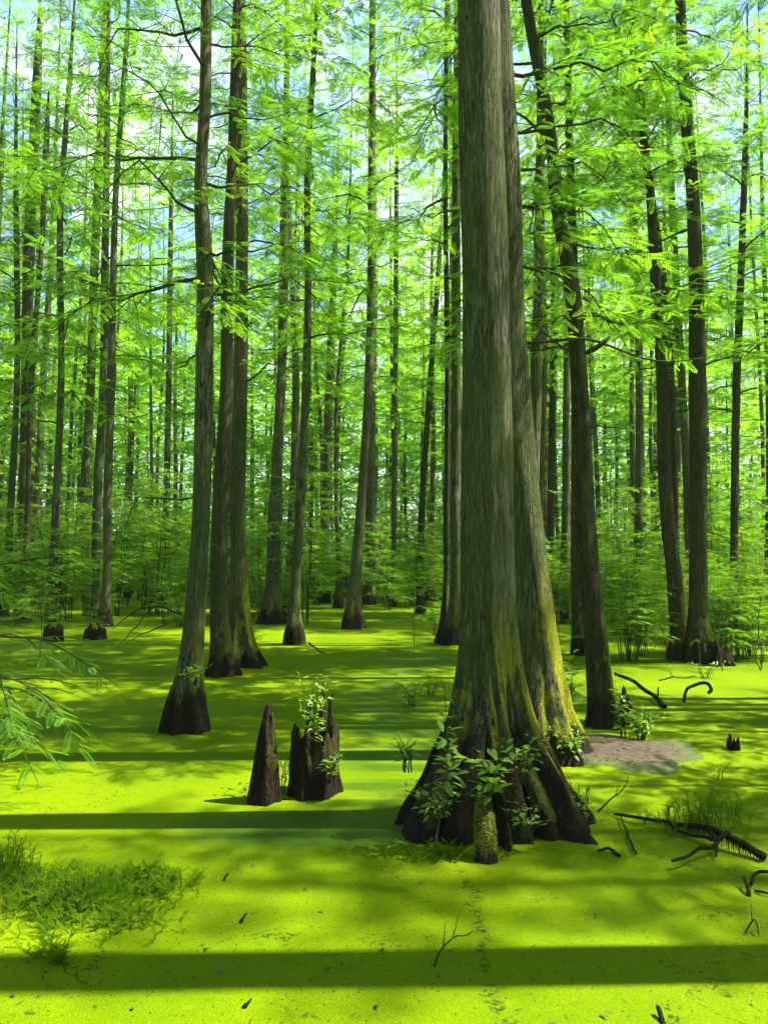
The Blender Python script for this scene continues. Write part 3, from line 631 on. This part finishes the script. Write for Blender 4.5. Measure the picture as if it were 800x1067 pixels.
def jagged_stump(label, px, py, r0, r1, hs, seed):
    rng = np.random.default_rng(seed); b = ground(px, py); ns, nr = 96, 34; th = np.arange(ns) * 2 * math.pi / ns
    top = np.full(ns, hs[0])
    for (a, w, h) in hs[1]:
        d = np.abs((th - R(a) + math.pi) % (2 * math.pi) - math.pi); top = np.maximum(top, hs[0] + h * np.clip(1 - d / R(w), 0, 1) ** .8)
    top = top + rng.normal(0, .012, ns) + .03 * np.sin(th * 7 + 1) + .03 * np.sin(th * 13)
    lf = lobes(rng, 7, .3); t = np.linspace(0, 1, nr)[:, None]; Z = -.1 + (top + .1) * t
    rr = np.interp(Z, [-.1, 0, .15, .4, .6, 1.0], [r0 * 1.06, r0, r0 * .9, r1, r1 * .96, r1 * .9]) * (1 + .16 * np.interp(Z, [0, .6], [1, .45]) * lf(th)[None]) * (1 + .025 * np.sin(th * 19 + 9 * Z) + .03 * np.sin(5 * th + 14 * Z))
    Vo = np.stack([rr * np.cos(th), rr * np.sin(th), Z], -1)
    ti = np.linspace(1, 0, 12)[:, None]; Zi = hs[0] * .45 + (top - .004 - hs[0] * .45) * ti; ri = rr[-1] * (.80 - .25 * (1 - ti)) + 0 * Zi
    ri[0] = rr[-1] * .93
    Vi = np.stack([ri * np.cos(th), ri * np.sin(th), Zi], -1)
    Vc = np.stack([np.zeros(ns), np.zeros(ns), np.full(ns, hs[0] * .43)], -1)[None]
    V = np.concatenate([Vo, Vi, Vc]); m = len(V); i = np.arange(m - 1)[:, None] * ns; j = np.arange(ns)[None]; k = (j + 1) % ns
    mb = MB(); mb.add(V.reshape(-1, 3), np.stack([i + j, i + k, i + ns + k, i + ns + j], -1).reshape(-1, 4))
    return tag(link('broken_stump', mb.mesh('broken_stump', [KNEE]), loc=b), label, 'stump')
stump = jagged_stump('broad black hollow stump with jagged broken spikes and sprouting greenery', 327, 826, .25, .215, (.50, [(72, 11, .48), (38, 9, .38), (350, 16, .16), (108, 12, .33), (235, 22, .10), (165, 22, .08)]), 73)
jagged_stump('small dark broken stump standing alone in the duckweed on the right', 764, 781, .07, .05, (.07, [(100, 40, .08), (280, 30, .05)]), 74)

jagged_stump('wide black root hummock in the brush at the foot of the right dark pair', 744, 692, .42, .30, (.28, [(250, 30, .25), (300, 20, .15), (190, 25, .2)]), 76)
jagged_stump('black rotten stump behind the thin sapling on the left', 56, 668, .30, .24, (.35, [(260, 30, .2), (330, 25, .15)]), 77)
jagged_stump('black rotten stump at the foot of the left cluster of three cypresses', 100, 666, .34, .26, (.25, [(250, 30, .2), (310, 25, .12)]), 78)
# ------------------------------------------------------------------ broad-leaved plants
def leaf_shape(l, w, bend=.2):
    u = np.array([0, .18, .42, .68, .88, 1.0]); ww = np.array([.02, .62, 1.0, .78, .36, .02]) * w / 2
    z = -bend * l * u ** 2
    a = np.stack([u * l, ww, z + .18 * ww], -1); c = np.stack([u * l, 0 * u, z], -1); b = np.stack([u * l, -ww, z + .18 * ww], -1)
    V = np.concatenate([a, c, b]); Q = []
    for i in range(5): Q += [(i, i + 6, i + 7, i + 1), (i + 6, i + 12, i + 13, i + 7)]
    return V, np.array(Q)
def leafy_plant(label, base, h, nst, nleaf, ll, seed, spread=.3, lean=(0, 0), cat='plant', lw=.42, group=None, name='leafy_plant', leafmat=None):
    rng = np.random.default_rng(seed); r_ = empty(name, base, label, cat, group); st, lf = MB(), MB()
    for k in range(nst):
        a = rng.uniform(0, 6.28); s = spread * rng.uniform(.3, 1); hh = h * rng.uniform(.6, 1)
        A = smooth_path([[.03 * math.cos(a), .03 * math.sin(a), -.03], [(s * .4) * math.cos(a) + lean[0] * .5, (s * .4) * math.sin(a) + lean[1] * .5, hh * .6], [s * math.cos(a) + lean[0], s * math.sin(a) + lean[1], hh]], 10) + wobble(10, .012, rng)
        tube(st, A, np.linspace(.006, .0025, 10), 5); az = rng.uniform(0, 6.28)
        for q in range(nleaf):
            t = .22 + .78 * (q + 1) / nleaf; az += 2.2 + rng.normal(0, .3)
            p = np.array([np.interp(t, np.linspace(0, 1, 10), A[:, c]) for c in range(3)])
            L = ll * 1.25 * rng.uniform(.6, 1.1) * (1.0 if t < .85 else .65); V, Q = leaf_shape(L, L * lw, rng.uniform(.1, .5))
            M = rotz(az) @ roty(-R(rng.uniform(-15, 50)))
            roll = rng.normal(0, .35); Rx = np.array([[1, 0, 0], [0, math.cos(roll), -math.sin(roll)], [0, math.sin(roll), math.cos(roll)]])
            d = M @ np.array([.025, 0, 0]); lf.add((V @ Rx.T) @ M.T + p + d, Q)
    link('stem', st.mesh('stem', [BARK_TWIG]), r_); link('foliage', lf.mesh('foliage', [leafmat or LEAF_BROAD], smooth=True), r_)
    return r_
def on(px, py, Y): return at(px, py, Y)[0]
bY = ground(515, 852)[1]
leafy_plant('tall leafy seedling against the left face of the thickest trunk', on(468, 846, bY - .74), .92, 3, 15, .105, 81, .10)
leafy_plant('dense dark leafy clump at the lower left of the flared trunk', on(450, 858, bY - .66), .30, 12, 8, .055, 82, .30)
leafy_plant('bright large-leaved sprig rising behind the mossy root knob', on(507, 846, bY - .80), .44, 7, 9, .10, 83, .16)
leafy_plant('bushy sprig growing over the right lobes of the flared trunk', on(545, 812, bY - .62), .30, 9, 7, .06, 84, .28)
leafy_plant('low sprig at the right foot of the flared trunk near the fallen branch', on(606, 866, bY - .15), .40, 10, 10, .055, 85, .14)
leafy_plant('small sprig low on the front lobes of the flared trunk', on(548, 868, bY - .74), .18, 10, 6, .05, 86, .24)
leafy_plant('little sprig tucked low on the far left flank of the flared trunk', on(425, 800, bY - .40), .24, 8, 7, .07, 87, .12)
leafy_plant('large pale-leaved plant standing between the companion trunk and the leaning one', ground(596, 742), .85, 4, 9, .17, 88, .3, lw=.6)
leafy_plant('leafy clump at the yellow mossy foot of the companion trunk', ground(592, 796), .40, 16, 10, .075, 89, .26)
leafy_plant('light green bush on the mud bank at the foot of the leaning trunk', ground(668, 772), .36, 16, 10, .08, 90, .30)
leafy_plant('tall pale sprig in front of the leaning trunk above the mud bank', ground(648, 770), .66, 5, 14, .09, 91, .14)
leafy_plant('green sprouts growing out of the top of the jagged stump', stump.location + Vector((0, 0, .3)), .72, 9, 14, .08, 92, .30, lw=.32)
leafy_plant('small tuft of greenery low on the front of the jagged stump', on(345, 812, stump.location.y - .24), .24, 10, 9, .06, 93, .12, lw=.25)
leafy_plant('small tuft between the two black stumps', ground(296, 826), .34, 3, 7, .06, 94, .1, lw=.3)
leafy_plant('low leafy plant in the channel beside the thickest trunk', ground(430, 735), .40, 10, 10, .085, 95, .35)
leafy_plant('leafy tuft at the foot of the nearest left cypress', on(205, 712, ground(195, 761)[1] - .25), .2, 6, 6, .09, 96, .22)
leafy_plant('tiny seedling standing alone in duckweed behind the fallen branch', ground(750, 812), .22, 2, 6, .06, 98, .08)
leafy_plant('low pale sprouts near the arched root on the right', ground(735, 706), .3, 7, 9, .09, 99, .4, lw=.3)

# mossy knob at the very front of the big tree: a root stub of the tree
kb = ground(505, 896) - np.array([*ground(515, 852)[:2], 0])
me, S_ = trunk_mesh('root_knob', np.array([[kb[0], kb[1], -.1, .10], [kb[0], kb[1], 0, .086], [kb[0], kb[1] + .01, .06, .072], [kb[0], kb[1] + .02, .14, .066], [kb[0], kb[1] + .07, .28, .06], [kb[0] + .01, kb[1] + .16, .37, .03]]), [RKNOB], 75, 28, 24, 5, .15)
kn = link('root_knob', me, big)
mm = MB(); rg = np.random.default_rng(4)
for _ in range(3200):
    a = rg.uniform(0, 6.28); z = rg.uniform(.07, .37); r_ = np.interp(z, [0, .28, .37], [.075, .06, .03]); p = np.array([kb[0] + r_ * math.cos(a), kb[1] + np.interp(z, [.14, .28, .37], [.02, .07, .16]) + r_ * math.sin(a), z])
    d = norm(np.array([math.cos(a) * .6 + rg.normal(0, .4), math.sin(a) * .6 + rg.normal(0, .4), rg.uniform(-1.2, .5)])); l = rg.uniform(.010, .026); s = np.cross(d, [0, 0, 1.0]) * .005
    mm.add([p, p + d * l * .5 + s, p + d * l, p + d * l * .5 - s], [(0, 1, 2, 3)])
link('moss', mm.mesh('moss', [MOSS], smooth=False), kn)

# ------------------------------------------------------------------ floating plants lower left
def water_plants(label, px0, px1, py0, py1, n, h, seed):
    rng = np.random.default_rng(seed); a = ground((px0 + px1) / 2, (py0 + py1) / 2)
    P, D, U, S = [], [], [], []; mb = MB()
    for _ in range(n):
        u, v = rng.normal(0, .32), rng.normal(0, .32); 
        if abs(u) > .75 or abs(v) > .75: continue
        p = ground((px0 + px1) / 2 + u * (px1 - px0), (py0 + py1) / 2 + v * (py1 - py0)) - a
        hh = h * rng.uniform(.3, 1) * math.exp(-2.2 * (u * u + v * v))
        q = p + np.array([rng.normal(0, .03), rng.normal(0, .03), hh])
        tube(mb, [p + np.array([0, 0, -.02]), (p + q) / 2 + rng.normal(0, .008, 3), q], [.003, .0025, .0015], 3, 0, False)
        for _k in range(5):
            t = rng.uniform(.25, 1); az = rng.uniform(0, 6.28)
            P.append(p + (q - p) * t); D.append([math.cos(az), math.sin(az), rng.uniform(.1, 1.5)]); U.append([rng.normal(0, .5), rng.normal(0, .5), 1]); S.append(rng.uniform(.18, .40))
    r_ = empty('water_plant', a, label, 'water plant')
    V, Q = place_sprays(np.array(P), np.array(D), np.array(U), np.array(S), 0)
    mb.add(V, Q, 1); link('foliage', mb.mesh('foliage', [BARK_TWIG, LEAF_LOW], smooth=[0]), r_)
water_plants('largest tussock of feathery green water plants floating at lower left', 0, 140, 917, 966, 330, .20, 101)
water_plants('dark narrow end of the feathery tussock, pointing right over the duckweed', 120, 200, 917, 936, 120, .15, 102)
water_plants('tall tuft of pale water plants at the left edge, behind the large tussock', -12, 36, 898, 925, 60, .30, 103)
water_plants('small tuft of water plants in front of the large feathery tussock', 42, 78, 990, 1004, 26, .11, 104)
water_plants('sparse sprigs of water plant in the sun, right of the large tussock', 80, 175, 948, 975, 40, .07, 105)
water_plants('lush green sprouts standing along the fallen forked branch', 690, 768, 846, 870, 90, .30, 97)
water_plants('thin mat of floating sprigs just left of the flared trunk foot', 428, 476, 882, 900, 26, .04, 106)

# ------------------------------------------------------------------ fallen branches, twigs
def stick(label, paths, radii, mat_, name='twig', cat='twig', seed=0, wob=.012):
    rng = np.random.default_rng(seed); o = paths[0][0]; b = ground(o[0], o[1]); mb = MB()
    for pts_, (r0, r1) in zip(paths, radii):
        A = np.array([ground(p[0], p[1]) + np.array([0, 0, p[2] if len(p) > 2 else .01]) for p in pts_]) - b
        n = 6 + 3 * len(A); A = smooth_path(A, n) + wobble(n, min(wob, .018 * np.linalg.norm(A[-1] - A[0])), rng); tube(mb, A, np.linspace(r0, r1, n) * .8 * rng.uniform(.9, 1.12, n), 7)
    return tag(link(name, mb.mesh(name, [mat_]), loc=b), label, cat)
def stick3(label, paths, radii, mat_, name='twig', cat='twig', seed=0, wob=.012):
    """points (px,py,Y)"""
    rng = np.random.default_rng(seed); b = at(*paths[0][0])[0]; b[2] = 0; mb = MB()
    for pts_, (r0, r1) in zip(paths, radii):
        A = np.array([at(*p)[0] for p in pts_]) - b; n = 6 + 3 * len(A); A = smooth_path(A, n) + wobble(n, min(wob, .018 * np.linalg.norm(A[-1] - A[0])), rng)
        tube(mb, A, np.linspace(r0, r1, n) * .85 * rng.uniform(.9, 1.12, n), 7)
    return tag(link(name, mb.mesh(name, [mat_]), loc=b), label, cat), b, mb
fb, fo_, _m = stick3('dark fallen branch with forked prongs lying in the duckweed at right', [[(640, 848, 6.3), (672, 853, 6.1), (705, 858, 5.95), (735, 862, 5.75), (765, 876, 5.55), (797, 894, 5.35)],
    [(700, 897, 5.22), (722, 888, 5.35), (745, 880, 5.5), (758, 868, 5.6)], [(738, 864, 5.7), (746, 880, 5.5), (745, 893, 5.4)], [(690, 855, 6.0), (715, 868, 5.8), (745, 876, 5.65)]],
    [(.012, .034), (.012, .02), (.015, .010), (.012, .014)], BARK_DARK, 'fallen_branch', 'branch', 7, .02)
mm = MB(); rg = np.random.default_rng(9)
for _ in range(130):
    t = rg.random(); pp = np.array([at(*p)[0] for p in [(690, 856, 6.0), (735, 863, 5.75), (765, 877, 5.55), (790, 890, 5.4)]]); s = t * 3; i = min(int(s), 2)
    p = pp[i] + (pp[i + 1] - pp[i]) * (s - i) - fo_ - np.array([0, 0, .01]); l = rg.uniform(.02, .09)
    tube(mm, [p, p + np.array([rg.normal(0, .006), rg.normal(0, .006), -l])], [.003, .001], 3, 0, False)
link('rootlet_fringe', mm.mesh('rootlet_fringe', [BARK_DARK]), fb)['kind'] = 'stuff'
stick3('long bare twig slanting up from water beside the right foot of the big tree', [[(622, 846, 6.2), (636, 834, 6.2), (652, 815, 6.25), (655, 808, 6.25)], [(640, 830, 6.2), (644, 820, 6.2)]], [(.009, .004), (.005, .003)], BARK_DARK, seed=11)
stick('straight dark twig poking toward the viewer between big tree and fallen branch', [[(645, 852, .03), (653, 872, .03), (663, 893, .01)]], [(.006, .010)], BARK_DARK, seed=12)
stick('short dark stick floating flat in front of the flared trunk', [[(622, 888, .01), (634, 888, .025), (644, 893, .01)]], [(.010, .016)], BARK_DARK, seed=13)
stick('forked dead twig standing up in the foreground bar of shade', [[(452, 1008, 0), (460, 1000, .05), (472, 992, .08), (494, 986, .07)], [(462, 998, .06), (464, 984, .12)], [(472, 992, .08), (478, 976, .12)]], [(.006, .003), (.004, .002), (.004, .002)], BARK_DARK, seed=14)
stick('curled dark stick lying at the right edge of the photo', [[(782, 925, .02), (790, 918, .06), (800, 916, .05), (812, 914, .02)], [(786, 930, .01), (800, 934, .02), (812, 932, .01)]], [(.014, .012), (.009, .006)], BARK_DARK, seed=15)
stick('small dark stub poking up below the curled stick', [[(780, 934, 0), (778, 930, .04), (775, 924, .06)]], [(.018, .010)], BARK_DARK, seed=16)
stick('small branched twig floating near the right edge in the sun', [[(776, 974, .01), (786, 970, .06), (790, 978, .02)], [(784, 970, .05), (782, 962, .10)]], [(.006, .004), (.004, .002)], BARK_DARK, seed=17)
stick('tiny upright dark chip in the middle of the sunny foreground', [[(250, 962, 0), (253, 961, .02), (257, 958, .035)]], [(.014, .006)], BARK_DARK, seed=18)
stick('tiny upright dark chip behind the sunny foreground patch', [[(233, 918, 0), (235, 917, .02), (238, 915, .03)]], [(.012, .006)], BARK_DARK, seed=19)
stick('small leaf-like chip at the bottom edge, left of centre', [[(254, 1050, .0), (257, 1050, .015), (262, 1048, .03)]], [(.014, .005)], BARK_DARK, seed=20)
stick('dark thumb-like stub at the bottom edge, right of centre', [[(690, 1066, 0), (688, 1062, .02), (685, 1057, .035)]], [(.016, .012)], BARK_DARK, seed=21)
stick('thin pale twig curving over duckweed left of the nearest left cypress', [[(56, 766, .22), (58, 762, .05), (70, 775, .03), (84, 790, .01)], [(57, 764, .08), (57, 745, .12)]], [(.006, .004), (.005, .003)], BARK_PALE, seed=22)
stick('pale twig hanging off the front of the flared trunk', [[(452, 892, 0), (456, 880, .12), (464, 868, .22), (470, 862, .28)]], [(.008, .005)], BARK_PALE, seed=23)
stick3('arched dark root rising out of the duckweed far right', [[(712, 732, 10.9), (714, 722, 10.9), (722, 714, 11), (736, 712, 11), (740, 718, 10.9), (738, 722, 10.8)]], [(.024, .03)], BARK_DARK, 'arched_root', 'root', 24)
stick3('dark broken bough leaning in the water right of the leaning trunk', [[(640, 702, 12.5), (660, 710, 12.2), (676, 722, 11.8), (692, 735, 11.0)], [(684, 729, 11.4), (686, 716, 11.4)]], [(.03, .045), (.02, .012)], BARK_DARK, 'fallen_branch', 'branch', 25)
stick3('pale bleached sticks tangled in front of the arched root', [[(686, 709, 12.2), (700, 705, 12.2), (712, 707, 12.2), (724, 705, 12.1)], [(700, 705, 12.2), (697, 698, 12.3)]], [(.016, .010), (.010, .006)], BARK_PALE, 'dead_branch', 'branch', 26)
stick3('dead brushy bough lying beside the bulb-footed cypress', [[(322, 670, 19), (336, 680, 18), (346, 684, 17.5)], [(336, 680, 18), (340, 692, 17)], [(328, 675, 18.5), (340, 676, 18)]], [(.03, .012), (.02, .008), (.015, .008)], BARK_DARK, 'dead_branch', 'branch', 27)
stick3('bare dark bough drooping left from behind the nearest left cypress', [[(190, 640, 10.5), (160, 632, 10.4), (135, 640, 10.3), (118, 655, 10.2)], [(160, 632, 10.4), (140, 655, 10.3), (122, 675, 10.2)], [(175, 650, 10.5), (150, 660, 10.4), (130, 672, 10.3)]], [(.018, .006), (.012, .004), (.012, .004)], BARK_DARK, 'dead_branch', 'branch', 28)

# scattered leaf litter and specks on the duckweed
rg = np.random.default_rng(17); mb = MB()
for _ in range(1700):
    y = 2.6 + 14 * rg.random() ** 1.7; x = rg.uniform(-.55, .55) * y; l = rg.uniform(.005, .018) if rg.random() < .93 else rg.uniform(.03, .055); V, Q = leaf_shape(l, l * rg.uniform(.25, .6), -.25)
    mb.add(V @ rotz(rg.uniform(0, 6.28)).T + np.array([x, y, .004]), Q)
for _ in range(900):      # fallen brown needles
    y = 2.6 + 6 * rg.random() ** 1.5; x = rg.uniform(-.55, .55) * y; l = rg.uniform(.02, .06); V, Q = leaf_shape(l, l * .07 + .0015, rg.uniform(-.1, .1))
    mb.add(V @ rotz(rg.uniform(0, 6.28)).T + np.array([x, y, .006]), Q)
for _ in range(260):      # on the mud bank
    a, q = rg.uniform(0, 6.28), math.sqrt(rg.random()) * .9; l = rg.uniform(.012, .05); V, Q = leaf_shape(l, l * rg.uniform(.2, .6), -.2)
    mb.add(V @ rotz(rg.uniform(0, 6.28)).T + mc + np.array([q * .78 * math.cos(a), q * .78 * math.sin(a), .065 * (1 - q ** 2.2) + .010]), Q)
tag(link('leaf_litter', mb.mesh('leaf_litter', [DEADLEAF])), 'scattered dark dead leaf bits floating on the duckweed', 'leaf litter', kind='stuff')

hz = MB(); x0, x1, y0, y1, z0, z1 = -420, 420, -70, 720, -1.2, 37
hv = [(x, y, z) for z in (z0, z1) for y in (y0, y1) for x in (x0, x1)]
hz.add(hv, [(0, 2, 3, 1), (4, 5, 7, 6), (0, 1, 5, 4), (2, 6, 7, 3), (0, 4, 6, 2), (1, 3, 7, 5)])
hm, hN, hL, hout = mat('haze'); pv = hN('VolumePrincipled', Density=HAZE, Color=(.86, .95, .80, 1), Anisotropy=.2)
hL(pv.outputs[0], hout.inputs['Volume'])
tag(link('haze', hz.mesh('haze', [hm], smooth=False)), 'thin bright haze between the far trunks', 'haze', kind='stuff')
# ------------------------------------------------------------------ light and camera
w = bpy.data.worlds.new('World'); sc.world = w; w.use_nodes = True
nt = w.node_tree; nt.nodes.clear(); wo = nt.nodes.new('ShaderNodeOutputWorld'); bg = nt.nodes.new('ShaderNodeBackground'); sky = nt.nodes.new('ShaderNodeTexSky')
sky.sky_type = 'NISHITA'; sky.sun_disc = False; sky.sun_elevation = SUN_EL; sky.sun_rotation = R(90) - SUN_AZ; sky.air_density = 1.0; sky.dust_density = 1.5; sky.ozone_density = 1.5
bg.inputs[1].default_value = .05; geo = nt.nodes.new('ShaderNodeTexCoord'); sx = nt.nodes.new('ShaderNodeSeparateXYZ'); nt.links.new(geo.outputs['Generated'], sx.inputs[0])
cl = nt.nodes.new('ShaderNodeTexNoise'); cl.inputs['Scale'].default_value = 4.5; cl.inputs['Detail'].default_value = 7; nt.links.new(geo.outputs['Generated'], cl.inputs['Vector'])
def mrange(v, a, b, c=0.0, d=1.0):
    q = nt.nodes.new('ShaderNodeMapRange'); q.interpolation_type = 'SMOOTHSTEP'; nt.links.new(v, q.inputs[0])
    for i_, x_ in enumerate((a, b, c, d)): q.inputs[i_ + 1].default_value = x_
    return q.outputs[0]
mu = nt.nodes.new('ShaderNodeMath'); mu.operation = 'MULTIPLY'; nt.links.new(mrange(cl.outputs[0], .30, .5, .6, 1), mu.inputs[0]); nt.links.new(mrange(sx.outputs[1], .25, .7), mu.inputs[1])   # a bank of bright cloud ahead
mx = nt.nodes.new('ShaderNodeMix'); mx.data_type = 'RGBA'; nt.links.new(mu.outputs[0], mx.inputs[0]); nt.links.new(sky.outputs[0], mx.inputs[6]); mc2 = nt.nodes.new('ShaderNodeMix'); mc2.data_type = 'RGBA'; nt.links.new(mrange(cl.outputs[0], .46, .60), mc2.inputs[0]); mc2.inputs[6].default_value = (3.4, 5.8, 9.0, 1); mc2.inputs[7].default_value = (9.5, 10.2, 11.0, 1)
mh = nt.nodes.new('ShaderNodeMix'); mh.data_type = 'RGBA'; nt.links.new(mrange(sx.outputs[2], .30, .08), mh.inputs[0]); nt.links.new(mc2.outputs[2], mh.inputs[6]); mh.inputs[7].default_value = (9.6, 10.6, 9.8, 1)
nt.links.new(mh.outputs[2], mx.inputs[7])
nt.links.new(mx.outputs[2], bg.inputs[0]); nt.links.new(bg.outputs[0], wo.inputs[0])
sl = bpy.data.lights.new('sun', 'SUN'); sl.energy = 5.0; sl.angle = R(.5); sl.color = (1, .93, .78)
so = link('sun', sl); d = Vector((math.cos(SUN_EL) * math.cos(SUN_AZ), math.cos(SUN_EL) * math.sin(SUN_AZ), math.sin(SUN_EL)))
so.rotation_euler = d.to_track_quat('Z', 'Y').to_euler(); so.location = d * 60
cam = bpy.data.cameras.new('camera'); co = link('camera', cam, loc=(0, 0, CAMH), rot=(R(90) + TH, 0, 0))
cam.sensor_fit = 'VERTICAL'; cam.sensor_height = 24; cam.lens = 24 * FPX / 1067; cam.clip_end = 2000; cam.clip_start = .05
sc.camera = co
sc.view_settings.view_transform = 'Standard'; sc.view_settings.look = 'None'; sc.view_settings.exposure = 1.75; sc.view_settings.gamma = 1
sc.cycles.volume_bounces = 0; sc.cycles.max_bounces = 10; sc.cycles.diffuse_bounces = 4; sc.cycles.transmission_bounces = 8; sc.cycles.glossy_bounces = 2
sc.cycles.use_denoising = True; sc.cycles.use_adaptive_sampling = True; sc.cycles.adaptive_threshold = .03
